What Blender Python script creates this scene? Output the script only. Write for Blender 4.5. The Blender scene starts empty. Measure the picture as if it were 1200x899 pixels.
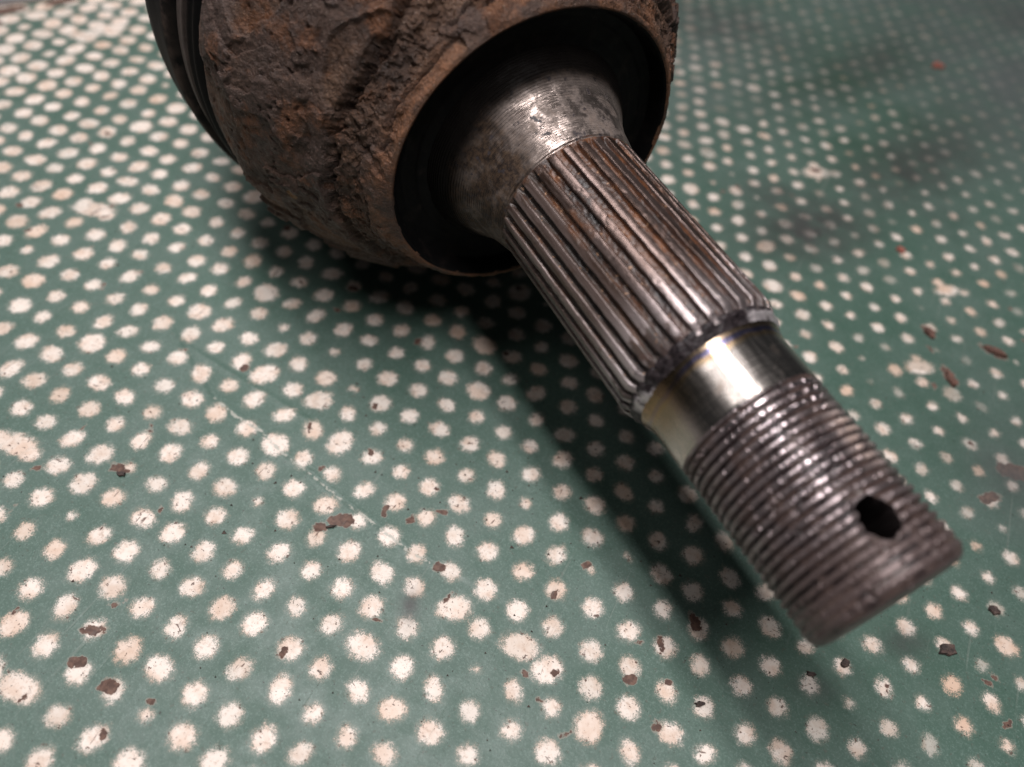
import bpy, math
import numpy as np
from mathutils import Matrix, Vector

MM = 0.001
scene = bpy.context.scene
C = scene.collection

# ------------------------------------------------------------------ camera
cam_d = bpy.data.cameras.new('camera')
cam = bpy.data.objects.new('camera', cam_d)
C.objects.link(cam)
CAM = np.array([52.038, -67.605, 122.786])
RW = np.array([[0.88269729, 0.46126125, 0.08990858],
               [0.41323619, -0.67074167, -0.61590702],
               [-0.22378861, 0.58081294, -0.78267170]])
m = Matrix.Identity(4)
for i in range(3):
    m[i][0], m[i][1], m[i][2], m[i][3] = RW[0][i], -RW[1][i], -RW[2][i], CAM[i] * MM
cam.matrix_world = m
cam_d.sensor_width = 36.0
cam_d.lens = 27.0
cam_d.clip_start = 0.005
cam_d.clip_end = 20.0
cam_d.dof.use_dof = True
cam_d.dof.focus_distance = 0.124
cam_d.dof.aperture_fstop = 11.5
scene.camera = cam

# ------------------------------------------------------------------ axis frame of the shaft
P0 = np.array([20.490, 28.104, 45.019])            # axis at the start of the splines
AX = np.array([0.83027860, -0.55486749, -0.05253110])
AX /= np.linalg.norm(AX)
AU = np.cross([0, 0, 1], AX); AU /= np.linalg.norm(AU)
AV = np.cross(AX, AU)
H2 = np.array([AX[0], AX[1], 0]); H2 /= np.linalg.norm(H2)
N2 = np.array([H2[1], -H2[0], 0])

# ------------------------------------------------------------------ room light: ambient plus a twin-tube ceiling fitting
world = bpy.data.worlds.new('World'); scene.world = world
world.use_nodes = True
wb = world.node_tree.nodes['Background']
wb.inputs[0].default_value = (0.90, 0.95, 1.0, 1)
wb.inputs[1].default_value = 0.028

def tube_light(name, perp, along, height, length, width, watts):
    l = bpy.data.lights.new(name, 'AREA'); l.shape = 'RECTANGLE'
    l.size = length; l.size_y = width; l.energy = watts
    l.color = (1.0, 0.955, 0.955)
    o = bpy.data.objects.new(name, l); C.objects.link(o)
    c = np.array([0.045, 0.0, 0.0]) + N2 * perp + H2 * along + np.array([0, 0, height])
    mm = Matrix.Identity(4)
    X = H2; Z = np.array([0, 0, 1.0]); Y = np.cross(Z, X)
    for i in range(3):
        mm[i][0], mm[i][1], mm[i][2], mm[i][3] = X[i], Y[i], Z[i], c[i]
    o.matrix_world = mm
    return o
tube_light('tube_lamp', 0.093, -0.085, 0.63, 0.82, 0.042, 3.3)
tube_light('tube_lamp', 0.010, -0.085, 0.63, 0.82, 0.042, 3.3)

# a broad soft lamp over the left side of the bench
l2 = bpy.data.lights.new('bench_lamp', 'AREA'); l2.shape = 'DISK'; l2.size = 0.22; l2.energy = 0.6; l2.color = (1.0, 0.95, 0.94)
o2 = bpy.data.objects.new('bench_lamp', l2); C.objects.link(o2)
c2_ = Vector((0.02, 0.0, 0.0)) + Vector(N2 * 0.40) + Vector(H2 * -0.10) + Vector((0, 0, 0.80))
o2.location = c2_
o2.rotation_euler = (Vector((0.0, 0.02, 0.0)) - c2_).to_track_quat('-Z', 'Y').to_euler()

scene.view_settings.view_transform = 'Standard'
scene.view_settings.look = 'None'
scene.view_settings.exposure = 0.0
scene.view_settings.gamma = 1.0

# ------------------------------------------------------------------ numpy helpers
rng = np.random.default_rng(7)
_perm = rng.permutation(256); _perm = np.r_[_perm, _perm, _perm]
_grad = rng.normal(size=(256, 3)); _grad /= np.linalg.norm(_grad, axis=1)[:, None]

def perlin(p):
    sh = p.shape[:-1]; p = p.reshape(-1, 3)
    i = np.floor(p).astype(np.int64); f = p - i; i &= 255
    w = f * f * f * (f * (f * 6 - 15) + 10)
    out = 0
    for dx in (0, 1):
        for dy in (0, 1):
            for dz in (0, 1):
                h = _perm[_perm[_perm[(i[:, 0] + dx) & 255] + ((i[:, 1] + dy) & 255)] + ((i[:, 2] + dz) & 255)]
                g = _grad[h]
                dd = g[:, 0] * (f[:, 0] - dx) + g[:, 1] * (f[:, 1] - dy) + g[:, 2] * (f[:, 2] - dz)
                ww = (w[:, 0] if dx else 1 - w[:, 0]) * (w[:, 1] if dy else 1 - w[:, 1]) * (w[:, 2] if dz else 1 - w[:, 2])
                out = out + dd * ww
    return out.reshape(sh) * 1.6

def fbm(p, octaves=4, gain=0.5):
    s = 0; a = 1.0; q = p
    for _ in range(octaves):
        s = s + a * perlin(q); q = q * 2.03 + 17.3; a *= gain
    return s

def sstep(a, b, x):
    t = np.clip((x - a) / (b - a), 0, 1)
    return t * t * (3 - 2 * t)

def grid_mesh(name, V, close_u, mat, parent=None, attrs=None, keep=None):
    """V: (n, m, 3) in mm. Quads between neighbours; close_u joins the last column to the first."""
    n, mm_ = V.shape[:2]
    me = bpy.data.meshes.new(name)
    idx = np.arange(n * mm_).reshape(n, mm_)
    if close_u:
        a = idx[:-1]; b = idx[1:]
        q = np.stack([a, np.roll(a, -1, 1), np.roll(b, -1, 1), b], -1)
    else:
        q = np.stack([idx[:-1, :-1], idx[:-1, 1:], idx[1:, 1:], idx[1:, :-1]], -1)
    q = q.reshape(-1, 4)
    if keep is not None:
        q = q[keep.ravel()[q].all(1)]
    me.vertices.add(n * mm_)
    me.vertices.foreach_set('co', (V.reshape(-1, 3) * MM).astype(np.float32).ravel())
    me.loops.add(q.size); me.polygons.add(len(q))
    me.loops.foreach_set('vertex_index', q.ravel().astype(np.int32))
    me.polygons.foreach_set('loop_start', np.arange(0, q.size, 4, dtype=np.int32))
    me.polygons.foreach_set('use_smooth', np.ones(len(q), dtype=bool))
    me.update(calc_edges=True)
    for k, val in (attrs or {}).items():
        at = me.attributes.new(k, 'FLOAT', 'POINT')
        at.data.foreach_set('value', np.ascontiguousarray(np.broadcast_to(val, (n, mm_)), dtype=np.float32).ravel())
    me.materials.append(mat)
    o = bpy.data.objects.new(name, me); C.objects.link(o)
    if parent: o.parent = parent
    return o

# ------------------------------------------------------------------ node helpers
class NT:
    def __init__(self, name):
        self.mat = bpy.data.materials.new(name); self.mat.use_nodes = True
        self.t = self.mat.node_tree
        self.bsdf = self.t.nodes['Principled BSDF']
        self.co = self.t.nodes.new('ShaderNodeTexCoord').outputs['Object']
    def _in(self, sock, v):
        if v is None: return
        if isinstance(v, bpy.types.NodeSocket): self.t.links.new(v, sock)
        elif isinstance(v, (tuple, list)):
            sock.default_value = tuple(v) + (1,) if len(v) == 3 and len(sock.default_value) == 4 else tuple(v)
        else: sock.default_value = v
    def attr(self, name):
        n = self.t.nodes.new('ShaderNodeAttribute'); n.attribute_name = name
        return n.outputs['Fac']
    def noise(self, scale, detail=3, rough=0.55, vec=None, dist=0.0):
        n = self.t.nodes.new('ShaderNodeTexNoise')
        n.inputs['Scale'].default_value = scale; n.inputs['Detail'].default_value = detail
        n.inputs['Roughness'].default_value = rough; n.inputs['Distortion'].default_value = dist
        self._in(n.inputs['Vector'], vec if vec is not None else self.co)
        return n.outputs['Fac']
    def noisecol(self, scale, detail=2):
        n = self.t.nodes.new('ShaderNodeTexNoise')
        n.inputs['Scale'].default_value = scale; n.inputs['Detail'].default_value = detail
        self.t.links.new(self.co, n.inputs['Vector'])
        return n.outputs['Color']
    def voronoi(self, scale, feature='F1', out='Distance', vec=None):
        n = self.t.nodes.new('ShaderNodeTexVoronoi'); n.feature = feature
        n.inputs['Scale'].default_value = scale
        self._in(n.inputs['Vector'], vec if vec is not None else self.co)
        return n.outputs[out]
    def mapping(self, scale=(1, 1, 1), rot=(0, 0, 0), vec=None):
        n = self.t.nodes.new('ShaderNodeMapping')
        n.inputs['Scale'].default_value = scale; n.inputs['Rotation'].default_value = rot
        self._in(n.inputs['Vector'], vec if vec is not None else self.co)
        return n.outputs[0]
    def math(self, op, a, b=None, c=None, clamp=False):
        n = self.t.nodes.new('ShaderNodeMath'); n.operation = op; n.use_clamp = clamp
        for s, v in zip(n.inputs, (a, b, c)): self._in(s, v)
        return n.outputs[0]
    def ramp(self, fac, lo, hi, a=0.0, b=1.0):
        n = self.t.nodes.new('ShaderNodeMapRange'); n.interpolation_type = 'SMOOTHSTEP'
        for s, v in zip(n.inputs, (fac, lo, hi, a, b)): self._in(s, v)
        return n.outputs[0]
    def mix(self, fac, a, b, mode='MIX'):
        n = self.t.nodes.new('ShaderNodeMix'); n.data_type = 'RGBA'; n.blend_type = mode
        self._in(n.inputs[0], fac); self._in(n.inputs[6], a); self._in(n.inputs[7], b)
        return n.outputs[2]
    def colramp(self, fac, stops):
        n = self.t.nodes.new('ShaderNodeValToRGB'); e = n.color_ramp.elements
        while len(e) < len(stops): e.new(0.5)
        for el, (p, c) in zip(e, stops): el.position = p; el.color = tuple(c) + (1,)
        self._in(n.inputs[0], fac)
        return n.outputs[0]
    def bump(self, height, strength=1.0, dist=0.0001, normal=None):
        n = self.t.nodes.new('ShaderNodeBump')
        n.inputs['Strength'].default_value = strength; n.inputs['Distance'].default_value = dist
        self._in(n.inputs['Height'], height); self._in(n.inputs['Normal'], normal)
        return n.outputs[0]
    def out(self, **kw):
        for k, v in kw.items(): self._in(self.bsdf.inputs[k.replace('_', ' ')], v)
        return self.mat

# ------------------------------------------------------------------ materials
def board_material():
    n = NT('spotted_green_paint')
    dot, chip, stain, crack, age, grey, faint, tanned, deep = (n.attr(a) for a in ('dot', 'chip', 'stain', 'crack', 'age', 'grey', 'faint', 'tanned', 'deep'))
    fine = n.noise(5200, 2, 0.75)
    mid = n.noise(900, 3, 0.6)
    broad = n.noise(55, 3, 0.6)
    # dots: signed distance (mm) roughened by spray grain
    g = n.math('ADD', n.math('MULTIPLY', n.math('SUBTRACT', fine, 0.5), 2.5), n.math('MULTIPLY', n.math('SUBTRACT', mid, 0.5), 2.0))
    edge = n.math('ADD', dot, g)
    f_dot = n.ramp(edge, 0.48, -0.40)
    f_halo = n.ramp(n.math('ADD', dot, n.math('MULTIPLY', g, 0.7)), 1.0, -0.3, 0.0, 0.24)
    f_dot = n.math('MAXIMUM', f_dot, f_halo)
    f_dot = n.math('MULTIPLY', f_dot, n.ramp(age, 0.0, 1.0, 1.0, 0.34))
    f_dot = n.math('MULTIPLY', f_dot, n.math('SUBTRACT', 1.0, faint))
    green = n.mix(n.ramp(broad, 0.35, 0.7), (0.054, 0.104, 0.080), (0.078, 0.126, 0.104))
    green = n.mix(n.ramp(n.noise(3000, 2, 0.8), 0.48, 0.72, 0, 0.45), green, (0.17, 0.25, 0.22))
    green = n.mix(n.ramp(mid, 0.55, 0.75, 0, 0.35), green, (0.035, 0.075, 0.058))
    white = n.mix(n.ramp(n.noise(260, 3, 0.6), 0.4, 0.68), (0.76, 0.675, 0.605), (0.64, 0.50, 0.41))
    white = n.mix(n.ramp(n.noise(1700, 3, 0.7), 0.53, 0.70, 0, 0.6), white, (0.40, 0.27, 0.20))
    white = n.mix(tanned, white, (0.58, 0.38, 0.26))
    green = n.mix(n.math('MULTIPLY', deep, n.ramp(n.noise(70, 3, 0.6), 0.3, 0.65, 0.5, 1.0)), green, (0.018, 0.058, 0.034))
    col = n.mix(f_dot, green, white)
    # tiny chips, mostly through the dots: stretched flecks and scratches
    spot = n.ramp(dot, 0.15, -0.45)
    rot = n.mapping((1.0, 0.22, 1.0), (0, 0, 0.9))
    fleck = n.math('MULTIPLY', n.ramp(n.noise(1000, 2.5, 0.6, rot, 0.8), 0.665, 0.69), spot)
    rot2 = n.mapping((0.35, 1.0, 1.0), (0, 0, 0.35))
    fleck2 = n.math('MULTIPLY', n.ramp(n.noise(1250, 2.5, 0.6, rot2, 0.8), 0.665, 0.69), spot)
    fleck3 = n.math('MULTIPLY', n.ramp(n.noise(1000, 3.5, 0.72), 0.635, 0.66), n.ramp(dot, 0.9, 0.0, 0.25, 1.0))
    fl = n.math('MULTIPLY', n.math('MAXIMUM', n.math('MULTIPLY', fleck, n.ramp(n.noise(95, 2), 0.45, 0.60)), n.math('MAXIMUM', n.math('MULTIPLY', fleck2, n.ramp(n.noise(83, 2), 0.60, 0.45)), fleck3)), 1.0)
    flc = n.mix(n.noise(90, 1), (0.035, 0.020, 0.016), (0.15, 0.075, 0.05))
    col = n.mix(n.math('MULTIPLY', fl, 0.92), col, flc)
    # larger chips down to the brown hardboard, with a pale torn rim
    cn = n.math('ADD', chip, n.math('MULTIPLY', n.math('SUBTRACT', n.noise(700, 3, 0.6), 0.5), 2.0))
    col = n.mix(n.ramp(cn, 0.30, 0.12, 0, 0.35), col, (0.40, 0.31, 0.26))
    f_chip = n.ramp(cn, 0.10, 0.0)
    brown = n.mix(n.ramp(n.noise(1200, 3), 0.35, 0.7), (0.075, 0.040, 0.030), (0.15, 0.085, 0.062))
    col = n.mix(f_chip, col, brown)
    # crack line in the paint
    ck = n.math('ADD', crack, n.math('MULTIPLY', n.math('SUBTRACT', n.noise(650, 4, 0.65), 0.5), 1.5))
    col = n.mix(n.ramp(ck, 0.20, 0.02, 0, 0.8), col, (0.42, 0.42, 0.37))
    # grime, and the grey sheen of the far board put into the colour
    st = n.math('MULTIPLY', stain, n.ramp(n.noise(130, 4, 0.65), 0.30, 0.62, 0.55, 1.15), clamp=True)
    col = n.mix(n.math('MULTIPLY', st, 0.90), col, (0.040, 0.039, 0.038))
    gr = n.math('MULTIPLY', grey, n.ramp(n.noise(75, 3, 0.6), 0.3, 0.6, 0.5, 1.0), clamp=True)
    col = n.mix(gr, col, (0.082, 0.092, 0.092))
    dust = n.ramp(n.noise(2400, 1), 0.735, 0.76, 0, 0.75)
    col = n.mix(dust, col, (0.020, 0.016, 0.014))
    scr = n.math('MULTIPLY', n.ramp(n.noise(900, 2, 0.5, n.mapping((1.0, 0.025, 1.0), (0, 0, -0.7)), 0.3), 0.66, 0.70), n.ramp(n.noise(60, 2), 0.45, 0.6))
    col = n.mix(n.math('MULTIPLY', scr, 0.12), col, (0.30, 0.31, 0.28))
    rough = n.math('ADD', n.ramp(n.noise(160, 3, 0.6), 0.3, 0.7, 0.44, 0.60), n.math('MULTIPLY', f_chip, 0.2))
    h = n.math('ADD', n.math('MULTIPLY', fine, 0.35), n.math('MULTIPLY', n.noise(1500, 3, 0.6), 0.6))
    h = n.math('SUBTRACT', h, n.math('MULTIPLY', n.math('MAXIMUM', f_chip, fl), 0.8))
    h = n.math('ADD', h, n.math('MULTIPLY', f_dot, 0.7))
    h = n.math('ADD', h, n.math('MULTIPLY', n.noise(210, 3, 0.6), 1.6))
    h = n.math('SUBTRACT', h, n.math('MULTIPLY', scr, 0.5))
    return n.out(Base_Color=col, Roughness=rough, Specular_IOR_Level=0.5, Normal=n.bump(h, 0.55, 0.00012))

def bench_material():
    n = NT('grey_bench')
    return n.out(Base_Color=n.mix(n.noise(120, 4), (0.10, 0.10, 0.10), (0.2, 0.19, 0.19)), Roughness=0.7)

def edge_material():
    n = NT('hardboard_edge')
    return n.out(Base_Color=n.mix(n.noise(900, 4), (0.06, 0.035, 0.028), (0.2, 0.13, 0.10)), Roughness=0.8)

def rust_material():
    n = NT('scaled_rust')
    layer, pit = n.attr('layer'), n.attr('pit')
    ax = n.attr('ax')
    a = n.noise(110, 5, 0.62, dist=0.6); b = n.noise(420, 4, 0.65); c = n.noise(1900, 3, 0.7)
    base = n.colramp(a, [(0.30, (0.030, 0.015, 0.009)), (0.46, (0.072, 0.036, 0.020)), (0.58, (0.120, 0.063, 0.036)), (0.75, (0.17, 0.10, 0.064))])
    plate = n.mix(b, (0.034, 0.022, 0.021), (0.108, 0.067, 0.052))
    col = n.mix(n.math('MULTIPLY', layer, 0.75), base, plate)
    col = n.mix(n.ramp(n.noise(150, 4, 0.6), 0.52, 0.66, 0, 0.65), col, (0.18, 0.066, 0.022))
    rimf = n.math('MULTIPLY', n.ramp(ax, -15.5, -12.5), n.ramp(n.noise(190, 4, 0.6), 0.38, 0.62))
    col = n.mix(n.math('MULTIPLY', rimf, 0.8), col, (0.23, 0.098, 0.044))
    col = n.mix(n.ramp(c, 0.35, 0.66, 0.45, 0.0), col, (0.022, 0.013, 0.010))
    col = n.mix(n.ramp(n.noise(2600, 2), 0.68, 0.74, 0, 0.6), col, (0.42, 0.33, 0.26))
    col = n.mix(n.math('MULTIPLY', pit, n.ramp(b, 0.3, 0.6, 0.1, 0.6)), col, (0.030, 0.020, 0.018))  # black scale plus recess shade, painted into crevice, cracks and pits
    col = n.mix(n.ramp(n.voronoi(60), 0.075, 0.05, 0, 0.5), col, (0.36, 0.17, 0.04))
    h = n.math('ADD', n.math('MULTIPLY', b, 1.2), n.math('MULTIPLY', c, 0.9))
    h = n.math('ADD', h, n.math('MULTIPLY', n.noise(4600, 2, 0.7), 0.6))
    return n.out(Base_Color=col, Roughness=n.ramp(b, 0.3, 0.7, 0.46, 0.78), Specular_IOR_Level=0.45, Normal=n.bump(h, 0.9, 0.00052))

def steel(name, tint, r0, r1, rust=0.0, grooves=0.0, pitch=0.3):
    n = NT(name)
    ax = n.attr('ax')
    a = n.noise(300, 4, 0.65); b = n.noise(1300, 3, 0.65)
    col = n.mix(n.ramp(a, 0.35, 0.65), tint, tuple(x * 0.72 for x in tint))
    return n, col, a, b, ax

def neck_material():
    n, col, a, b, ax = steel('turned_steel', (0.56, 0.465, 0.42), 0.3, 0.5)
    dirt = n.ramp(n.noise(220, 5, 0.7), 0.47, 0.62)
    away = n.ramp(ax, -7.5, -11.0)                       # darker towards the housing
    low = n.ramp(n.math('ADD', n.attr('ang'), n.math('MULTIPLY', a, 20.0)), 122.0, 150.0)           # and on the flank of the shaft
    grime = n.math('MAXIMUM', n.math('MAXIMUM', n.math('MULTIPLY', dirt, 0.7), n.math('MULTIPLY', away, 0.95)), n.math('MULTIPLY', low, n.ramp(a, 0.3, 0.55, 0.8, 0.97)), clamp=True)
    grc = n.mix(n.ramp(b, 0.35, 0.65), (0.012, 0.007, 0.005), (0.062, 0.037, 0.021))
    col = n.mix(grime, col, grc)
    spots = n.ramp(n.noise(480, 4, 0.65), 0.60, 0.66)
    col = n.mix(spots, col, (0.05, 0.042, 0.045))
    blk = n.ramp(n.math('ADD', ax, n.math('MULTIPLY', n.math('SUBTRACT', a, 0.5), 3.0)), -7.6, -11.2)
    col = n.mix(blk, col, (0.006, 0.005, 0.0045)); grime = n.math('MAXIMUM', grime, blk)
    s = n.math('MULTIPLY', n.math('SINE', n.math('MULTIPLY', ax, 2 * math.pi / 0.40)), n.ramp(n.noise(330, 3), 0.35, 0.65, 0.2, 1.4))
    s = n.math('ADD', s, n.math('MULTIPLY', n.noise(5200, 2, 0.6, n.mapping((1, 0.05, 0.05))), 1.6))
    h = n.math('ADD', n.math('MULTIPLY', s, 0.5), n.math('MULTIPLY', b, 0.6))
    met = n.math('SUBTRACT', 1.0, n.math('MAXIMUM', grime, spots), clamp=True)
    rough = n.math('ADD', n.math('MULTIPLY', grime, 0.22), n.ramp(b, 0.3, 0.7, 0.27, 0.42))
    return n.out(Base_Color=col, Metallic=n.math('MULTIPLY', met, 0.95), Roughness=rough, Specular_IOR_Level=n.ramp(n.math('ADD', grime, blk), 0, 2, 0.5, 0.05), Normal=n.bump(h, 0.9, 0.00012))

def spline_material():
    n, col, a, b, ax = steel('splined_steel', (0.36, 0.315, 0.32), 0.3, 0.5)
    top = n.attr('top')
    streak = n.noise(700, 4, 0.6, n.mapping((0.08, 1, 1)))
    topc = n.mix(n.ramp(streak, 0.35, 0.7), (0.14, 0.104, 0.094), (0.048, 0.028, 0.020))
    wear_shine = n.ramp(ax, 24.0, 35.0)                        # lamp highlight by the nut end, put into the colour
    topc = n.mix(n.math('MULTIPLY', wear_shine, 0.55), topc, (0.48, 0.42, 0.42))
    val = n.colramp(n.noise(260, 5, 0.65, n.mapping((0.45, 1, 1))), [(0.36, (0.012, 0.007, 0.006)), (0.48, (0.048, 0.020, 0.011)), (0.60, (0.125, 0.046, 0.017)), (0.76, (0.24, 0.10, 0.038))])
    val = n.mix(n.math('MULTIPLY', wear_shine, 0.7), val, (0.055, 0.040, 0.040))
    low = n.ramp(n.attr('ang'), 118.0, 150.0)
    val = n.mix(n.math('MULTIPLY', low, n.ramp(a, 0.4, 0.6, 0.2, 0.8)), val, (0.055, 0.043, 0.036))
    tf = n.math('ADD', top, n.math('MULTIPLY', n.math('SUBTRACT', n.noise(520, 4, 0.7), 0.5), 1.7))
    tf = n.math('SUBTRACT', tf, n.math('MULTIPLY', n.ramp(n.noise(130, 3, 0.6, n.mapping((0.4, 1, 1))), 0.48, 0.62), 0.75))
    f = n.ramp(tf, 0.50, 0.85)
    col = n.mix(f, val, topc)
    spec = n.ramp(n.noise(1500, 2), 0.66, 0.70, 0, 0.7)  # small glints painted into the valley colour
    col = n.mix(n.math('MULTIPLY', spec, n.ramp(f, 0.8, 0.2)), col, (0.42, 0.24, 0.14))
    h = n.math('ADD', n.math('MULTIPLY', b, 0.7), n.math('MULTIPLY', n.noise(2800, 2), 0.4))
    rough = n.math('ADD', n.ramp(f, 0, 1, 0.46, 0.37), n.math('MULTIPLY', n.math('SUBTRACT', b, 0.5), 0.25))
    return n.out(Base_Color=col, Metallic=n.math('MULTIPLY', f, n.ramp(low, 0, 1, 0.85, 0.3)), Roughness=rough, Specular_IOR_Level=0.6,
                 Normal=n.bump(n.math('MULTIPLY', h, n.ramp(f, 0, 1, 1.0, 0.5)), 0.75, 0.00018))

def collar_material():
    n, col, a, b, ax = steel('crusted_collar', (0.4, 0.36, 0.37), 0.3, 0.5)
    ang = n.attr('ang')
    dark = n.mix(n.ramp(b, 0.35, 0.65), (0.006, 0.004, 0.005), (0.036, 0.028, 0.030))
    col = n.mix(n.ramp(n.noise(900, 3, 0.6), 0.64, 0.76, 0, 0.3), dark, (0.12, 0.10, 0.10))
    silver = n.attr('silver')
    sf = n.math('MULTIPLY', silver, n.ramp(n.noise(420, 4, 0.6), 0.34, 0.5), clamp=True)
    col = n.mix(sf, col, (0.72, 0.66, 0.67))
    met = n.math('MAXIMUM', n.ramp(b, 0.45, 0.75, 0.0, 0.3), n.math('MULTIPLY', sf, 0.8))
    h = n.math('ADD', n.math('MULTIPLY', b, 1.0), n.math('MULTIPLY', a, 1.0))
    return n.out(Base_Color=col, Metallic=met, Roughness=n.ramp(sf, 0, 1, 0.5, 0.36), Specular_IOR_Level=0.25, Normal=n.bump(h, 0.6, 0.00018))

def shank_material():
    n, col, a, b, ax = steel('polished_shank', (0.62, 0.57, 0.54), 0.3, 0.5)
    t = n.math('ADD', ax, n.math('MULTIPLY', n.math('SUBTRACT', n.noise(120, 3), 0.5), 2.6))
    tint = n.colramp(n.ramp(t, 38.0, 42.6), [(0.0, (0.20, 0.15, 0.13)), (0.10, (0.50, 0.37, 0.24)), (0.20, (0.14, 0.16, 0.36)), (0.29, (0.40, 0.34, 0.42)), (0.38, (0.60, 0.42, 0.23)), (0.60, (0.52, 0.475, 0.44))])
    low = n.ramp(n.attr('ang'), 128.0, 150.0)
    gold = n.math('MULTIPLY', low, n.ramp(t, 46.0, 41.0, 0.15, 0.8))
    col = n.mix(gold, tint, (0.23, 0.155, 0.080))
    blot = n.math('MULTIPLY', n.ramp(n.noise(230, 4, 0.6), 0.60, 0.68), 0.55)
    col = n.mix(blot, col, (0.16, 0.11, 0.08))
    sc = n.math('ADD', n.math('MULTIPLY', n.noise(1500, 2, 0.6, n.mapping((0.12, 1, 1))), 0.5), n.math('MULTIPLY', n.noise(7000, 3, 0.7, n.mapping((1, 0.04, 0.04))), 0.5))
    rough = n.math('ADD', n.ramp(sc, 0.3, 0.7, 0.17, 0.30), n.math('MULTIPLY', blot, 0.3))
    return n.out(Base_Color=col, Metallic=1.0, Roughness=rough, Normal=n.bump(sc, 0.35, 0.00006))

def thread_material():
    n, col, a, b, ax = steel('worn_thread', (0.40, 0.345, 0.345), 0.3, 0.5)
    top = n.attr('top')
    grim = n.ramp(n.noise(170, 4, 0.65), 0.40, 0.60)
    endd = n.ramp(ax, 58.0, 68.0)
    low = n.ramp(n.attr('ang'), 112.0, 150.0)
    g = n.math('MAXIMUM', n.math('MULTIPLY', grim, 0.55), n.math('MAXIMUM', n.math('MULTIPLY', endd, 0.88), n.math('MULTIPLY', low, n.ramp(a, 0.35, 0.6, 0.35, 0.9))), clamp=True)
    crest = n.mix(g, (0.45, 0.39, 0.40), (0.075, 0.047, 0.041))
    root = n.mix(n.ramp(a, 0.4, 0.6), (0.018, 0.012, 0.012), (0.075, 0.050, 0.043))
    tf = n.math('ADD', top, n.math('MULTIPLY', n.math('SUBTRACT', n.noise(800, 4, 0.7), 0.5), 0.9))
    f = n.ramp(tf, 0.30, 0.75)
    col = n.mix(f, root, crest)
    tan = n.math('MULTIPLY', n.attr('tan'), n.ramp(n.noise(330, 4, 0.6), 0.36, 0.52), clamp=True)  # pale patch on the crests, a warm reflection put into the colour
    col = n.mix(n.math('MULTIPLY', tan, f), col, (0.40, 0.305, 0.265))
    met = n.math('MULTIPLY', n.math('MULTIPLY', f, n.ramp(g, 0.3, 0.9, 1.0, 0.45)), n.ramp(tan, 0, 1, 0.95, 0.15))
    rough = n.math('ADD', n.ramp(g, 0.0, 1.0, 0.20, 0.42), n.math('MULTIPLY', n.math('SUBTRACT', b, 0.5), 0.25))
    h = n.math('ADD', n.math('MULTIPLY', b, 0.4), n.math('MULTIPLY', a, 0.8))
    col = n.mix(n.attr('hole'), col, (0.005, 0.004, 0.004))  # hole walls painted black: grease plus the shade of its depth
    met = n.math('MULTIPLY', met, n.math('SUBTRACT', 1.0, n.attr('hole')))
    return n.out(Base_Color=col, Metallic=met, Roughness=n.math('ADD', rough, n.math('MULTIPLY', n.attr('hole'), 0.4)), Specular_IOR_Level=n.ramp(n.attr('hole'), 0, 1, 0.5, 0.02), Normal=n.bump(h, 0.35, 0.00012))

def rubber_material():
    n = NT('black_rubber')
    d = n.attr('dirt')
    a = n.noise(240, 4, 0.65)
    f = n.math('MULTIPLY', d, n.ramp(a, 0.35, 0.6), clamp=True)
    col = n.mix(f, (0.004, 0.004, 0.0042), (0.085, 0.062, 0.052))
    return n.out(Base_Color=col, Roughness=n.ramp(f, 0, 1, 0.6, 0.8), Specular_IOR_Level=0.08, Normal=n.bump(n.noise(900, 3), 0.35, 0.0001))

def seal_material():
    n = NT('greasy_black_steel')
    a = n.noise(260, 4, 0.65)
    return n.out(Base_Color=n.mix(n.ramp(a, 0.5, 0.75), (0.003, 0.0028, 0.003), (0.012, 0.009, 0.008)), Roughness=0.6, Specular_IOR_Level=0.12, Normal=n.bump(a, 0.4, 0.0002))

def clamp_material():
    n = NT('dirty_band')
    a = n.noise(300, 4, 0.65)
    return n.out(Base_Color=n.mix(a, (0.02, 0.016, 0.015), (0.12, 0.09, 0.078)), Roughness=0.6, Metallic=0.2, Normal=n.bump(a, 0.8, 0.0004))

def flake_material(name, c1, c2):
    n = NT(name)
    a = n.noise(900, 4, 0.65)
    return n.out(Base_Color=n.mix(n.ramp(a, 0.35, 0.65), c1, c2), Roughness=0.75, Normal=n.bump(a, 0.8, 0.0003))

# ------------------------------------------------------------------ the painted board
LA = np.array([6.513, 0.0]); LB = np.array([2.507, -5.949])
xs = np.r_[np.arange(-215, -62, 0.75), np.arange(-62, 124, 0.36), np.arange(124, 190, 0.9)]
ys = np.r_[np.arange(-90, 92, 0.36), np.arange(92, 340, 0.85)]
GX, GY = np.meshgrid(xs, ys)
xy = np.stack([GX, GY], -1)
inv = np.linalg.inv(np.stack([LA, LB], 1))
warp = np.stack([perlin(np.dstack([GX * 0.02, GY * 0.02, 0 * GX + 3.3])), perlin(np.dstack([GX * 0.02, GY * 0.02, 0 * GX + 8.8]))], -1) * 0.55
ij = (xy + warp) @ inv.T
cell = np.round(ij)

def hash2(i, j, k):
    v = np.sin(i * 127.1 + j * 311.7 + k * 74.7) * 43758.5453
    return v - np.floor(v)

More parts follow.
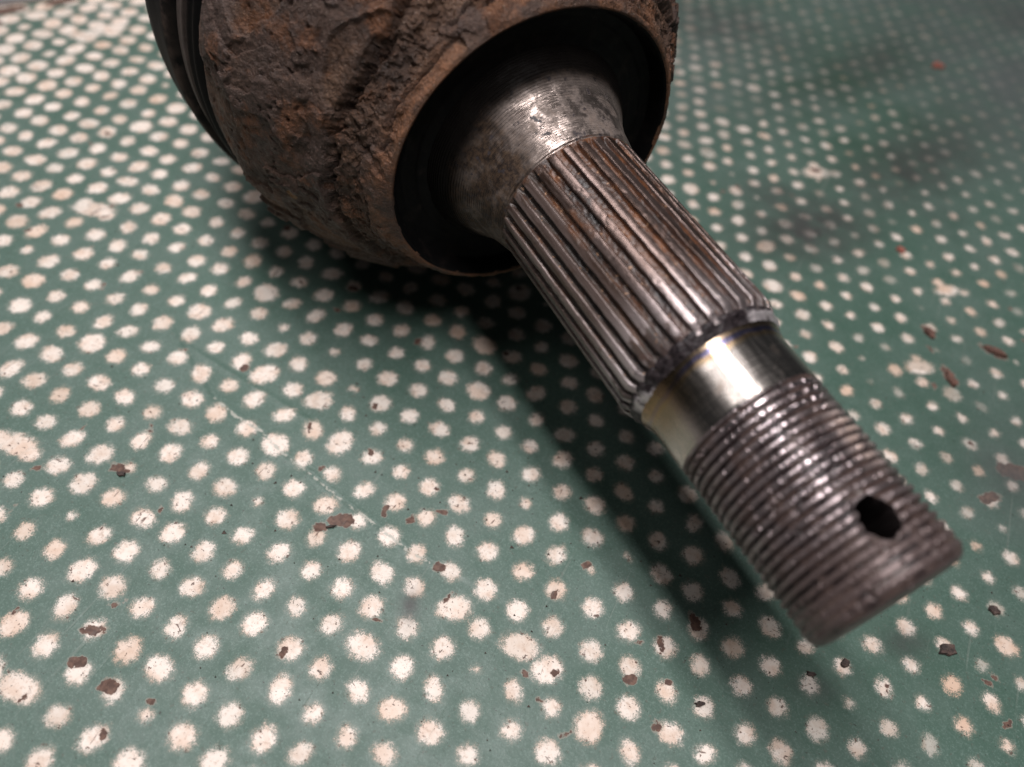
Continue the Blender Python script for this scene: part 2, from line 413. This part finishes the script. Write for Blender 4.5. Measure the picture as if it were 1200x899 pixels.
dot = np.full(GX.shape, 9.0); faint = np.zeros(GX.shape); tanned = np.zeros(GX.shape)
fx = sstep(40, 110, GX + 0.35 * GY - 20)                     # away to the right the stencil held closer: smaller dots
fl_ = sstep(-120, -165, GX)
for di in (-1, 0, 1):
    for dj in (-1, 0, 1):
        ci = cell[..., 0] + di; cj = cell[..., 1] + dj
        jx = (hash2(ci, cj, 1) - 0.5) * 0.9; jy = (hash2(ci, cj, 2) - 0.5) * 0.9
        cx = ci * LA[0] + cj * LB[0] + jx; cy = ci * LA[1] + cj * LB[1] + jy
        dx = xy[..., 0] + warp[..., 0] - cx; dy = xy[..., 1] + warp[..., 1] - cy
        rad = 1.46 + 0.14 * sstep(40, 0, GX) + (hash2(ci, cj, 3) - 0.5) * 0.5 - 0.42 * fx + 0.75 * fl_ + 0.22 * sstep(-50, -110, GX) + 0.55 * (hash2(ci, cj, 6) > 0.95)
        th = hash2(ci, cj, 4) * math.pi; st = 1 + 0.22 * (hash2(ci, cj, 5) - 0.2)
        u = (dx * np.cos(th) + dy * np.sin(th)) / st; v = (-dx * np.sin(th) + dy * np.cos(th)) * (0.5 + 0.5 * st)
        miss = (hash2(ci, cj, 8) > 0.965) * 0.9
        dd = np.sqrt(u * u + v * v) - rad + miss
        near = dd < dot
        fa = np.clip((hash2(ci, cj, 11) - 0.48) * 1.5, 0, 0.72) * np.clip(fx + sstep(100, 150, GY), 0, 1) + 0.18 * hash2(ci, cj, 13) ** 3
        ta = np.where(hash2(ci, cj, 12) > 0.72, hash2(ci, cj, 14), 0.0) * (0.45 + 0.4 * fx)
        faint = np.where(near, fa, faint); tanned = np.where(near, ta, tanned)
        dot = np.minimum(dot, dd)
BIG = [(-89.7, 18.0, 5.2, 2.6, 0.4), (-53, -35.7, 4.0, 2.4, 0.2), (43, -23.5, 3.4, 2.4, 0.2), (30.9, -23, 2.7, 2.4, 0.5), (21.1, -35.8, 3.0, 2.3, 0.0),
       (54.9, 134.1, 4.6, 2.6, 0.6), (92.2, 75.4, 3.6, 2.2, 0.6), (57.7, -29.1, 2.7, 2.3, 1.2), (-13.8, 0, 2.9, 2.0, 0.9), (94.3, 105.1, 3.4, 1.9, 0.7),
       (14.4, 104.8, 2.6, 2.3, 0.3), (-148.5, 72.4, 5.0, 2.6, 0.8), (-145.7, 79, 5, 2.6, 0.8), (-19.3, -65.5, 3.8, 2.1, 0.1), (48.3, -24.8, 2.6, 2.4, 0.9)]
for bx, by, ra, rb, th in BIG:
    ra *= 0.84; rb *= 0.84
    dx = GX - bx; dy = GY - by
    u = dx * math.cos(th) + dy * math.sin(th); v = -dx * math.sin(th) + dy * math.cos(th)
    dot = np.minimum(dot, (np.sqrt((u / ra) ** 2 + (v / rb) ** 2) - 1) * min(ra, rb))

def blobs(lst):
    f = np.full(GX.shape, 9.0)
    for bx, by, ra, rb, th in lst:
        dx = GX - bx; dy = GY - by
        u = dx * math.cos(th) + dy * math.sin(th); v = -dx * math.sin(th) + dy * math.cos(th)
        f = np.minimum(f, (np.sqrt((u / ra) ** 2 + (v / rb) ** 2) - 1) * min(ra, rb))
    return f
CH = [(5.8, -19.1, 1.7, 1.2, 0.3), (2.9, -22.2, 1.0, 0.8, 0.4), (60.7, -19.7, 1.1, 0.8, 1.2), (67, -5.5, 1.7, 0.75, -0.9), (-34.3, -30.4, 1.6, 0.8, 0.2), (-16.2, -53.9, 1.5, 0.7, 0.5),
      (-14.7, -58.7, 1.3, 0.8, 0.2), (-7.9, -59.1, 1.4, 1.0, 0.2), (24.8, -18.3, 1.0, 0.8, 0.6), (110.1, 47.7, 2.2, 1.1, 0.8), (54.2, 135.2, 1.2, 0.9, 0.2), (98.6, 76.5, 2.6, 1.2, -0.9),
      (92.3, 88, 1.8, 1.0, -0.7), (106.9, 89.8, 2.8, 1.0, -0.2), (114, 57, 3.5, 2.0, 0.3), (-176, 68.5, 6, 2.0, 1.06), (-168, 82, 5, 1.7, 1.06), (-172, 62, 2.2, 1.2, 1.0)]
chip = blobs(CH)
rr2 = np.random.default_rng(21)
for _ in range(120):                                           # scattered chips
    bx = rr2.uniform(-110, 118); by = rr2.uniform(-72, 120)
    ra = rr2.uniform(0.35, 0.95); 
    m_ = (np.abs(GX - bx) < 4) & (np.abs(GY - by) < 4)
    th = rr2.uniform(0, 3.1); dx = GX[m_] - bx; dy = GY[m_] - by
    u = dx * math.cos(th) + dy * math.sin(th); v = -dx * math.sin(th) + dy * math.cos(th)
    rb = ra * rr2.uniform(0.35, 0.8)
    chip[m_] = np.minimum(chip[m_], (np.sqrt((u / ra) ** 2 + (v / rb) ** 2) - 1) * rb)

def gauss(lst):
    f = np.zeros(GX.shape)
    for bx, by, ra, rb, th, a in lst:
        dx = GX - bx; dy = GY - by
        u = dx * math.cos(th) + dy * math.sin(th); v = -dx * math.sin(th) + dy * math.cos(th)
        f = np.maximum(f, a * np.exp(-((u / ra) ** 2 + (v / rb) ** 2)))
    return f
stain = gauss([(59, 110, 19, 12, 0.9, 0.98), (48, 117, 11, 7, 0.2, 0.7), (80, 156, 34, 13, 1.15, 0.8), (114, 55, 8, 7, 0.4, 0.55), (24, -26.5, 1.6, 3.0, 0.5, 0.85),
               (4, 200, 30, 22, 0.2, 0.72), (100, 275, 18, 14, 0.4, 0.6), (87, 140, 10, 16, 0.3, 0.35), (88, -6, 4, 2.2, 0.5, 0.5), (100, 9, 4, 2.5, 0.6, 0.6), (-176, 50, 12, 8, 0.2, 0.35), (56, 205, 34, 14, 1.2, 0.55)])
grey = gauss([(10, 160, 60, 40, 0.9, 0.45), (118, 60, 22, 30, 0.2, 0.4), (105, 225, 45, 60, 0.5, 0.85), (60, 280, 90, 60, 0, 0.7)])
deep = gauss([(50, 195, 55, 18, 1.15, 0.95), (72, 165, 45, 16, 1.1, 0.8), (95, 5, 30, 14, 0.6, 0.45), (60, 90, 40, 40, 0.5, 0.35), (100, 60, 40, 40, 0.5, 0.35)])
age = np.clip(sstep(135, 215, GY + 0.25 * GX) * 0.85, 0, 1)
# crease in the paint
CREASE = np.array([(-44.5, -2.9), (-30.6, -10.0), (-24.7, -11.2), (-18.1, -11.6), (-12.1, -13.3), (-5.6, -14.3), (3.7, -16.1), (12.1, -17.2), (18.3, -18.3), (23, -18.3)])
CREASE2 = np.array([(-45, -2.6), (-31, -3.6), (-18.9, -4.4), (-12, -5.0)])
def polyline(pts):
    f = np.full(GX.shape, 99.0); side = np.zeros(GX.shape)
    for a, b in zip(pts[:-1], pts[1:]):
        ab = b - a; t = np.clip(((xy - a) @ ab) / (ab @ ab), 0, 1)
        dv = xy - a - t[..., None] * ab; d_ = np.linalg.norm(dv, axis=-1)
        up = d_ < f; f = np.where(up, d_, f); side = np.where(up, np.sign(ab[0] * dv[..., 1] - ab[1] * dv[..., 0]), side)
    return f, side
c1, sd1 = polyline(CREASE); c2, sd2 = polyline(CREASE2)
crack = np.where(GX > -31, c1 - 0.05, c1 + 0.3)
Z = 0.20 * np.exp(-(c1 / 0.4) ** 2) + 0.34 * sstep(0, 0.4, c1 * sd1) * np.exp(-c1 / 6) + 0.14 * np.exp(-(c2 / 0.6) ** 2)
Z = Z + 0.10 * perlin(np.dstack([GX * 0.05, GY * 0.05, 0 * GX])) - 0.05 - 0.12
# the far left edge of the board
E0 = np.array([-179.6, 69.4]); E1 = np.array([-169.5, 84.4]); ed = (E1 - E0) / np.linalg.norm(E1 - E0)
en = np.array([-ed[1], ed[0]])
keep = ((xy - E0) @ en) < 0.0
M_board = board_material()
board = grid_mesh('painted_board', np.dstack([GX, GY, Z]), False, M_board, None, dict(dot=dot, chip=chip, stain=stain, crack=crack, age=age, grey=grey, faint=faint, tanned=tanned, deep=deep), keep)
board['kind'] = 'structure'; board['label'] = 'green painted board covered in rows of cream stencilled dots'
t = np.linspace(-170, 300, 120)
line = E0[None] + t[:, None] * ed[None]
side = np.stack([np.c_[line + en * 0.35, np.full(len(t), 0.0)], np.c_[line + en * 0.5, np.full(len(t), -5.9)]])
inner = np.c_[line - en * 1.2, np.full(len(t), -0.35)]
edge = grid_mesh('board_edge', np.stack([inner, side[0], side[1]]), False, edge_material(), board)
bx_ = np.array([[-900, -900], [900, 900]])
bench = grid_mesh('bench_top', np.array([[[-900, -900, -6.0], [900, -900, -6.0]], [[-900, 900, -6.0], [900, 900, -6.0]]], float), False, bench_material())
bench['kind'] = 'structure'; bench['label'] = 'plain grey bench top under the painted board'

# ------------------------------------------------------------------ the drive shaft joint
ROOT0 = P0 + AX * -60; ROOT0 = np.array([ROOT0[0], ROOT0[1], 0.0])
root = bpy.data.objects.new('drive_shaft_joint', None); C.objects.link(root)
root.location = Vector(ROOT0 * MM)
root.rotation_euler = Matrix((AX, AU, AV)).transposed().to_euler()
root['label'] = 'rusty constant velocity joint with splined and threaded stub shaft lying on dotted board'
root['category'] = 'drive shaft'
OFF = np.array([AX, AU, AV]) @ (P0 - ROOT0)

def revolve(name, s, r, nphi, mat, disp=None, attrs=None, phi0=0.0, phi1=360.0):
    """s, r: profile (mm). disp(S, PHI, R) -> radius offset, dict of attributes."""
    ph = np.radians(np.linspace(phi0, phi1, nphi, endpoint=(phi1 - phi0 < 359.9)))
    S, PH = np.meshgrid(s, ph, indexing='ij')
    R = np.broadcast_to(np.asarray(r)[:, None], S.shape).copy()
    at = {'ax': S, 'ang': np.degrees(PH) % 360}
    if disp is not None:
        S, R, extra = disp(S, PH, R); at.update(extra)
    V = np.dstack([OFF[0] + S, OFF[1] + R * np.cos(PH), OFF[2] + R * np.sin(PH)])
    # wind so that normals point outward
    V = V[:, ::-1]; at = {k: np.asarray(v)[:, ::-1] for k, v in at.items()}
    return grid_mesh(name, V, phi1 - phi0 > 359.9, mat, root, at)

def resample(pts, step):
    pts = np.array(pts, float); d_ = np.r_[0, np.cumsum(np.linalg.norm(np.diff(pts, axis=0), axis=1))]
    n = max(int(d_[-1] / step), 2); t = np.linspace(0, d_[-1], n + 1)
    return np.interp(t, d_, pts[:, 0]), np.interp(t, d_, pts[:, 1])

# --- housing
def housing_disp(S, PH, R):
    p = np.dstack([S, R * np.cos(PH), R * np.sin(PH)])
    big = fbm(p * 0.07, 3); mid = fbm(p * 0.28 + 5, 4); fine = fbm(p * 1.1 + 9, 3)
    out = S < -11.6                                         # outer skin, not the mouth
    outer = sstep(26.05, 26.7, R)
    w = sstep(-10.9, -12.6, S) * outer
    d = w * (0.6 * big + 0.22 * mid + 0.11 * fine)
    # scale plates that lift off in steps
    q = fbm(p * 0.052 + 31, 4, 0.42) + 0.035 * mid
    layer = sstep(0.0, 0.018, q); layer2 = sstep(0.30, 0.315, q)
    q2 = fbm(p * 0.10 + 63, 4, 0.5); layer3 = sstep(0.16, 0.185, q2)
    d = d + w * (layer * 0.75 + layer2 * 0.6 + layer3 * 0.42 - 0.6)
    # deep crevice where the outer scale ends and the broken band in front of it
    deg = np.degrees(PH) % 360
    wob = 1.7 * perlin(np.dstack([np.cos(PH) * 2.2, np.sin(PH) * 2.2, 0 * S + 2])) + 0.75 * fbm(p * 0.22 + 3, 3) + 0.18 * fine
    sg = S + 20.6 + wob
    band = sstep(-0.25, 0.25, sg) * sstep(6.2, 4.6, sg)
    groove = np.exp(-np.abs((sg - 0.6) / 0.62) ** 4)
    gs = 0.65 + 0.35 * perlin(np.dstack([np.cos(PH) * 3, np.sin(PH) * 3, 0 * S + 12]))
    d = d - w * band * (0.35 + 0.9 * np.abs(mid) + 0.15 * fine) - w * groove * 4.6 * gs
    # thin parallel cracks in the band next to the mouth
    wob2 = 0.8 * perlin(np.dstack([np.cos(PH) * 4, np.sin(PH) * 4, 0 * S + 21])) + 0.3 * perlin(np.dstack([np.cos(PH) * 14, np.sin(PH) * 14, 0 * S + 25]))
    gate = sstep(-0.05, 0.2, perlin(np.dstack([np.cos(PH) * 3.5, np.sin(PH) * 3.5, 0 * S + 40])))
    ck = np.exp(-((S + 13.4 + wob2) / 0.22) ** 2) * gate
    ck2 = np.exp(-((S + 15.0 + 1.3 * wob2) / 0.28) ** 2) * (1 - gate)
    d = d - w * (ck * 0.9 + ck2 * 1.0)
    # pits
    pn = fbm(p * 0.55 + 77, 2); pits = sstep(0.62, 0.8, pn) * sstep(-23, -26, S)
    d = d - w * pits * 0.8
    pit = np.clip(groove * gs * w + 0.8 * ck * w + 0.8 * ck2 * w + 0.5 * pits, 0, 1)
    # machined rear edge stays round
    back = sstep(-43.5, -46.5, S)
    d = d * (1 - 0.75 * back)
    lip = np.exp(-((S + 11.2) / 0.7) ** 2)
    d = d + lip * outer * (0.20 * mid + 0.12 * fine)
    over = sstep(-2.6, -0.2, sg) * sstep(1.0, 0.2, sg) * w * gs
    S = S + 0.6 * over
    R = R + d + 0.35 * over
    # ragged laminated edges: a second pass on the displaced surface
    p2 = np.dstack([S, R * np.cos(PH), R * np.sin(PH)])
    steep = np.clip(groove + band + 0.3 * w, 0, 1) * w * (1 - back)
    S = S + steep * (0.42 * fbm(p2 * 0.75 + 50, 3) + 0.22 * perlin(np.dstack([R * 1.9, np.cos(PH) * 5, np.sin(PH) * 5])))
    R = R + steep * 0.22 * fbm(p2 * 0.9 + 90, 3)
    return S, R, {'layer': np.clip(layer * 0.7 + layer3 * 0.5, 0, 1) * (1 - band), 'pit': pit}
hp = [(-12.4, 25.15), (-11.3, 25.55), (-10.95, 26.1), (-11.3, 26.7), (-13, 27.6), (-16, 29.6), (-19, 31.7), (-22, 33.9), (-25, 36.1), (-28, 38.3), (-31, 40.3), (-34, 42.2), (-37, 43.7), (-40, 44.3), (-45.6, 44.6), (-46.9, 44.2), (-47.2, 42.5)]
s_, r_ = resample(hp, 0.15)
extra_ = np.arange(-25.0, -12.5, 0.075); r_ = np.r_[r_, np.interp(extra_, r_[::-1] * 0 + s_[::-1], r_[::-1])]; s_ = np.r_[s_, extra_]
front_ = r_ < 26.75; o_ = np.r_[np.flatnonzero(front_), np.flatnonzero(~front_)[np.argsort(-s_[~front_], kind='stable')]]
back_ = (s_[o_] < -46.9); o_ = np.r_[o_[~back_], o_[back_][np.argsort(-r_[o_[back_]])]]; s_, r_ = s_[o_], r_[o_]
M_rust = rust_material()
housing = revolve('joint_housing', s_[::-1], r_[::-1], 1500, M_rust, housing_disp)
# --- black recess
def seal_disp(S, PH, R):
    p = np.dstack([S, R * np.cos(PH), R * np.sin(PH)])
    return S + 0.12 * fbm(p * 0.4, 3), R, {}
s_, r_ = resample([(-13.6, 17.6), (-14.2, 18.2), (-14.6, 20.2), (-14.5, 20.6), (-14.5, 22.4), (-14.6, 22.8), (-14.4, 24.4), (-12.2, 25.05), (-11.35, 25.42), (-11.12, 25.75)], 0.25)
revolve('recess_ring', s_[::-1], r_[::-1], 360, seal_material(), seal_disp).parent = housing
# --- neck
def neck_disp(S, PH, R):
    p = np.dstack([S, R * np.cos(PH), R * np.sin(PH)])
    return S, R + 0.05 * fbm(p * 0.35, 3), {}
s_, r_ = resample([(-14.5, 18.6), (-12.0, 17.6), (-10.6, 16.6), (-9.2, 15.7), (-7.6, 14.8), (-5.8, 14.0), (-3.8, 13.35), (-1.6, 12.9), (-0.2, 12.55), (0.25, 12.1), (0.3, 11.0)], 0.12)
revolve('shaft_neck', s_, r_, 600, neck_material(), neck_disp)
# --- splines
NT_ = 30
def spline_disp(S, PH, R):
    ph0 = np.radians(118.2 - 2.9 * S / 36.0)
    t = ((PH - ph0) / (2 * math.pi) * NT_ + 0.5) % 1 - 0.5
    nz = perlin(np.dstack([S * 0.35, np.cos(PH) * 14, np.sin(PH) * 14])) * 0.035
    hgt = sstep(0.325, 0.235, np.abs(t) + nz)
    runin = sstep(0.0, 1.7, S)
    endc = sstep(36.6, 34.9, S)
    rmin = 11.45 + 0.8 * (1 - runin)
    crown = 0.05 * np.cos(np.clip(t / 0.25, -1, 1) * math.pi / 2)
    rtop = 12.38 + crown - 0.75 * (1 - endc) - 0.35 * sstep(0.6, -0.1, S)
    p = np.dstack([S, R * np.cos(PH), R * np.sin(PH)])
    n1 = fbm(p * 1.3, 3); n2 = fbm(p * 0.6 + 4, 3)
    rv = rmin + (0.10 * n1 + 0.12 * np.abs(n2)) * (1 - hgt)
    rv = np.minimum(rv, rtop)
    R2 = rv + (rtop - rv) * hgt + 0.010 * n1 * hgt - 0.07 * sstep(0.5, 0.9, np.abs(n2)) * hgt
    return S, R2, {'top': hgt * (0.35 + 0.65 * runin)}
s_ = np.r_[np.linspace(0, 2.2, 20), np.arange(2.3, 34, 0.2), np.linspace(34, 36.9, 24)]
revolve('spline', s_, np.full(len(s_), 12.4), NT_ * 26, spline_material(), spline_disp)
# --- crusted collar with its bright smear
def collar_disp(S, PH, R):
    p = np.dstack([S, R * np.cos(PH), R * np.sin(PH)])
    deg = np.degrees(PH) % 360
    t = ((PH - np.radians(115.3)) / (2 * math.pi) * NT_) % 1
    curls = np.abs(np.sin(t * math.pi)) ** 0.7
    w = sstep(35.8, 36.4, S) * sstep(39.1, 38.2, S)
    da = np.abs(((deg - 56) + 180) % 360 - 180)
    silver = np.maximum(sstep(26, 15, da), 0.75 * sstep(20, 6, np.abs(deg - 178))) * sstep(36.6, 37.4, S)
    d = w * (0.26 * (curls - 0.5) * sstep(37.9, 36.6, S) + 0.26 * fbm(p * 0.5, 3)) + 0.45 * silver * sstep(36.2, 37.3, S) * sstep(39.0, 38.0, S)
    return S, R + d * (1 - 0.4 * silver), {'silver': silver}
s_, r_ = resample([(35.6, 11.2), (36.1, 11.75), (36.7, 11.8), (37.3, 11.5), (37.9, 11.15), (38.5, 10.85), (39.1, 10.62), (39.3, 10.3)], 0.08)
revolve('weld_collar', s_, r_, 900, collar_material(), collar_disp)
# --- polished shank
s_, r_ = resample([(38.2, 11.2), (38.8, 10.98), (39.4, 10.80), (40.2, 10.66), (41.2, 10.62), (46.4, 10.60), (46.9, 10.52), (47.25, 10.2), (47.4, 9.5)], 0.12)
revolve('shank', s_, r_, 360, shank_material())
# --- threaded end with its cross hole
PITCH = 1.27; S_HOLE = 65.8; A_HOLE = math.radians(98.5)
def thread_disp(S, PH, R):
    ph = (S / PITCH - PH / (2 * math.pi)) % 1.0
    tri = 1 - np.abs(ph - 0.5) * 2
    h = np.clip((tri - 0.10) / 0.56, 0, 1)
    p = np.dstack([S, R * np.cos(PH), R * np.sin(PH)])
    n1 = fbm(p * 0.45, 3); n2 = fbm(p * 1.5, 3)
    wear_shine = sstep(-0.1, 0.7, n1 + 0.55 * sstep(66, 72, S) - 0.1)
    start = sstep(47.0, 48.0, S)
    depth = 0.70 * (1 - 0.6 * wear_shine * sstep(52, 60, S)) * (1 - 0.55 * sstep(66.5, 71, S)) * start * sstep(73.2, 71.4, S)
    # knocks in the crests
    gouge = np.exp(-(((np.degrees(PH) % 360) - (112 - 1.1 * (S - 54))) / 5.0) ** 2) * sstep(50, 53, S) * sstep(64, 62, S)
    knock = sstep(0.36, 0.66, n2 + 0.6 * gouge + 0.25 * sstep(0.1, 0.5, n1)) * h
    rmaj = 10.55 + 0 * S
    cham = np.clip(S - 72.2, 0, None)
    rmaj = rmaj - 0.55 * cham - 0.25 * cham ** 2
    R2 = rmaj - depth * (1 - h) - 0.30 * knock - 0.02 * np.abs(n2) - 0.10 * wear_shine
    R2 = np.where(R < 10.4, R, R2)                       # end face follows its own profile
    # hole
    hs = S - S_HOLE; ha = ((PH - A_HOLE + math.pi) % (2 * math.pi) - math.pi) * 10.4
    hr = 1.10 * np.sqrt((hs / 1.12) ** 2 + ha ** 2) + 0.30 * fbm(np.dstack([np.cos(np.arctan2(ha, hs)) * 1.9, np.sin(np.arctan2(ha, hs)) * 1.9, 0 * S + 3]), 2)
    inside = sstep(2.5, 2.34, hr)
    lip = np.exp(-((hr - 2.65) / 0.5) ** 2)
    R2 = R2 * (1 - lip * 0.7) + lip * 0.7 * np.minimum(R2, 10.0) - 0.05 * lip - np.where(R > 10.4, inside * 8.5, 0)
    dg = np.degrees(PH) % 360
    tan = np.exp(-((dg - 68) / 16) ** 2 - ((S - 56.5) / 4.5) ** 2) * 1.3
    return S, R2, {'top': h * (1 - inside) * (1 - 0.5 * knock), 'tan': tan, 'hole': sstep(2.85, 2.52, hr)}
s1 = np.arange(47.0, 73.2, 0.085)
s_ = np.r_[s1, [73.25, 73.45, 73.55, 73.6, 73.62, 73.62]]
r_ = np.r_[np.full(len(s1), 10.5), [9.55, 9.1, 8.6, 7.6, 4.0, 0.01]]
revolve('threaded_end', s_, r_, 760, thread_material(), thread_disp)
# --- rubber boot
def boot_disp(S, PH, R):
    p = np.dstack([S, R * np.cos(PH), R * np.sin(PH)])
    deg = np.degrees(PH) % 360
    nz = fbm(p * 0.12, 3)
    dirt = np.exp(-((S + 57.6 + 0.5 * nz) / 0.9) ** 2) * 0.9 + 0.25 * np.exp(-((S + 51.0) / 0.3) ** 2) + 0.2 * np.exp(-((S + 49.0) / 0.3) ** 2)
    lump = np.exp(-((S + 59.0) / 2.4) ** 2) * sstep(150, 135, deg) * sstep(60, 110, deg)
    dirt = np.clip(dirt + 1.2 * lump * sstep(-0.25, 0.2, nz), 0, 1)
    R = R + 0.05 * nz + lump * 0.7 * (0.6 + nz)
    zlow = R * (-np.sin(PH))                              # the fold squashes flat where it rests
    return S, R, {'dirt': dirt}
bp = [(-46.6, 42.6), (-47.3, 43.9), (-48.4, 44.9), (-48.9, 45.3), (-49.3, 44.7), (-50.4, 44.9), (-51.0, 45.7), (-51.6, 45.0), (-52.6, 44.7), (-56.2, 45.2), (-56.9, 47.0), (-58, 47.6), (-61, 47.8), (-65, 48.25), (-69, 48.1), (-73, 47.4), (-80, 45.6), (-87, 42.0), (-92, 36.5), (-95, 34), (-98, 35.5), (-103, 39), (-108, 38), (-112, 31), (-115, 29), (-118, 30.5), (-122, 32.5), (-126, 31), (-130, 24), (-133, 22), (-136, 23.5), (-140, 25), (-144, 22), (-147, 16), (-156, 15), (-157, 12.9)]
s_, r_ = resample(bp, 0.35)
k3 = np.array([1, 2, 3, 2, 1]) / 9.0
rs = np.convolve(np.pad(r_, 2, 'edge'), k3, 'valid')
boot = revolve('rubber_boot', s_[::-1], rs[::-1], 500, rubber_material(), boot_disp)
# --- boot clamp band with crimped ear
def clamp_disp(S, PH, R):
    deg = np.degrees(PH) % 360
    ear = np.exp(-((deg - 118) / 3.0) ** 2)
    return S, R + ear * 2.2 * sstep(45.0, 45.4, R), {}
s_, r_ = resample([(-55.7, 44.9), (-55.7, 45.75), (-53.1, 45.6), (-53.1, 44.6)], 0.2)
revolve('boot_clamp', s_, r_, 700, clamp_material(), clamp_disp).parent = boot
# --- bar running out of the back of the boot
s_, r_ = resample([(-260, 0.01), (-260, 12.0), (-258, 12.8), (-150, 12.8)], 1.0)
revolve('axle_bar', s_, r_, 96, M_rust, lambda S, PH, R: (S, R, {'layer': 0 * S, 'pit': 0 * S}))

# ------------------------------------------------------------------ loose flakes on the board
import bmesh
def flake(label, x, y, a, b, th, hgt, mat, seed, group=None):
    r = np.random.default_rng(seed); k = 11
    bm = bmesh.new(); top = []; bot = []
    for i in range(k):
        t_ = 2 * math.pi * i / k; q = 1 + r.uniform(-0.32, 0.25)
        px, py = a * q * math.cos(t_), b * q * math.sin(t_)
        px, py = px * math.cos(th) - py * math.sin(th), px * math.sin(th) + py * math.cos(th)
        lift = r.uniform(0.0, 0.45) * hgt
        bot.append(bm.verts.new((px * MM, py * MM, (lift * 0.4) * MM)))
        top.append(bm.verts.new((px * 0.86 * MM, py * 0.86 * MM, (lift + hgt * r.uniform(0.5, 0.9)) * MM)))
    ct = bm.verts.new((0, 0, hgt * 0.8 * MM)); cb = bm.verts.new((0, 0, 0.02 * MM))
    for i in range(k):
        j = (i + 1) % k
        bm.faces.new((bot[i], bot[j], top[j], top[i])); bm.faces.new((top[i], top[j], ct)); bm.faces.new((bot[j], bot[i], cb))
    me = bpy.data.meshes.new('rust_flake'); bm.to_mesh(me); bm.free(); me.materials.append(mat)
    o = bpy.data.objects.new('rust_flake', me); C.objects.link(o); o.location = (x * MM, y * MM, 0.0)
    o['label'] = label; o['category'] = 'flake'; o['group'] = 'loose flakes on the painted board'
    return o
MF1 = flake_material('brown_flake', (0.07, 0.035, 0.026), (0.15, 0.075, 0.055))
MF2 = flake_material('black_flake', (0.026, 0.018, 0.016), (0.085, 0.055, 0.045))
MF3 = flake_material('red_flake', (0.20, 0.055, 0.04), (0.30, 0.11, 0.08))
FL = [('curled brown flake right of the bare shank, left of two longer flakes', 92.6, 87.2, 1.5, 0.9, -0.8, 0.9, MF1),
      ('flat dark brown flake nearest the right edge of the board', 106.9, 89.8, 2.6, 0.9, -0.15, 0.7, MF1),
      ('long brown flake pointing at the viewer, right of the threads', 99.0, 75.0, 2.3, 0.9, -1.0, 0.7, MF1),
      ('largest black flake below the tip of the threaded end', 106.6, 11.5, 1.7, 1.3, 0.6, 0.5, MF2),
      ('ragged black flake at the right, above the largest black one', 113.2, 23.3, 1.0, 0.8, 0.2, 0.4, MF2),
      ('small black flake on a cream dot under the threaded tip', 91.3, 0.4, 0.9, 0.7, 0.9, 0.4, MF2),
      ('tiny black flake in the shadow end below the threaded tip', 86.6, -4.2, 0.8, 0.5, 0.4, 0.35, MF2),
      ('small dark flake at the lower middle, left of the shadow end', 71.9, -17.7, 0.9, 0.45, 0.5, 0.35, MF2),
      ('reddish flake far back near the upper right corner', 76.2, 217.9, 2.2, 1.4, 0.5, 1.0, MF3),
      ('small red flake on a cream dot behind the splines', 81.5, 113.6, 1.2, 1.0, 0.3, 0.6, MF3),
      ('thin black sliver beside the brown chip near the crease', 4.6, -21.2, 0.9, 0.28, 0.7, 0.3, MF2),
      ('dark crumb on the left side of the board, left of the crease', -33.0, -31.2, 0.8, 0.5, 0.3, 0.4, MF2)]
for i, (lb, x, y, a, b, th, hg, mt) in enumerate(FL):
    flake(lb, x, y, a, b, th, hg, mt, 100 + i)
# countless specks of grit
bm = bmesh.new(); rg = np.random.default_rng(5)
for gi in range(620):
    x = rg.uniform(-130, 122); y = rg.uniform(-75, 150)
    if gi >= 420: x, y = rg.normal(8, 28), rg.normal(2, 16)          # crumbs shed by the joint
    sz = rg.uniform(0.07, 0.24) * (1 + 0.6 * (rg.uniform() > 0.93))
    vs = []
    for sx, sy, sz_ in ((1, 0, 0), (-0.5, 0.9, 0), (-0.6, -0.8, 0), (0.1, 0.1, 1.1)):
        vs.append(bm.verts.new(((x + sz * sx * rg.uniform(0.6, 1.6)) * MM, (y + sz * sy * rg.uniform(0.6, 1.6)) * MM, (sz * sz_ * 0.6 - 0.06) * MM)))
    for f in ((0, 1, 3), (1, 2, 3), (2, 0, 3)): bm.faces.new([vs[i] for i in f])
me = bpy.data.meshes.new('grit'); bm.to_mesh(me); bm.free(); me.materials.append(MF2)
o = bpy.data.objects.new('grit', me); C.objects.link(o); o['kind'] = 'stuff'
o['label'] = 'fine dark grit scattered over the painted board'; o['category'] = 'grit'
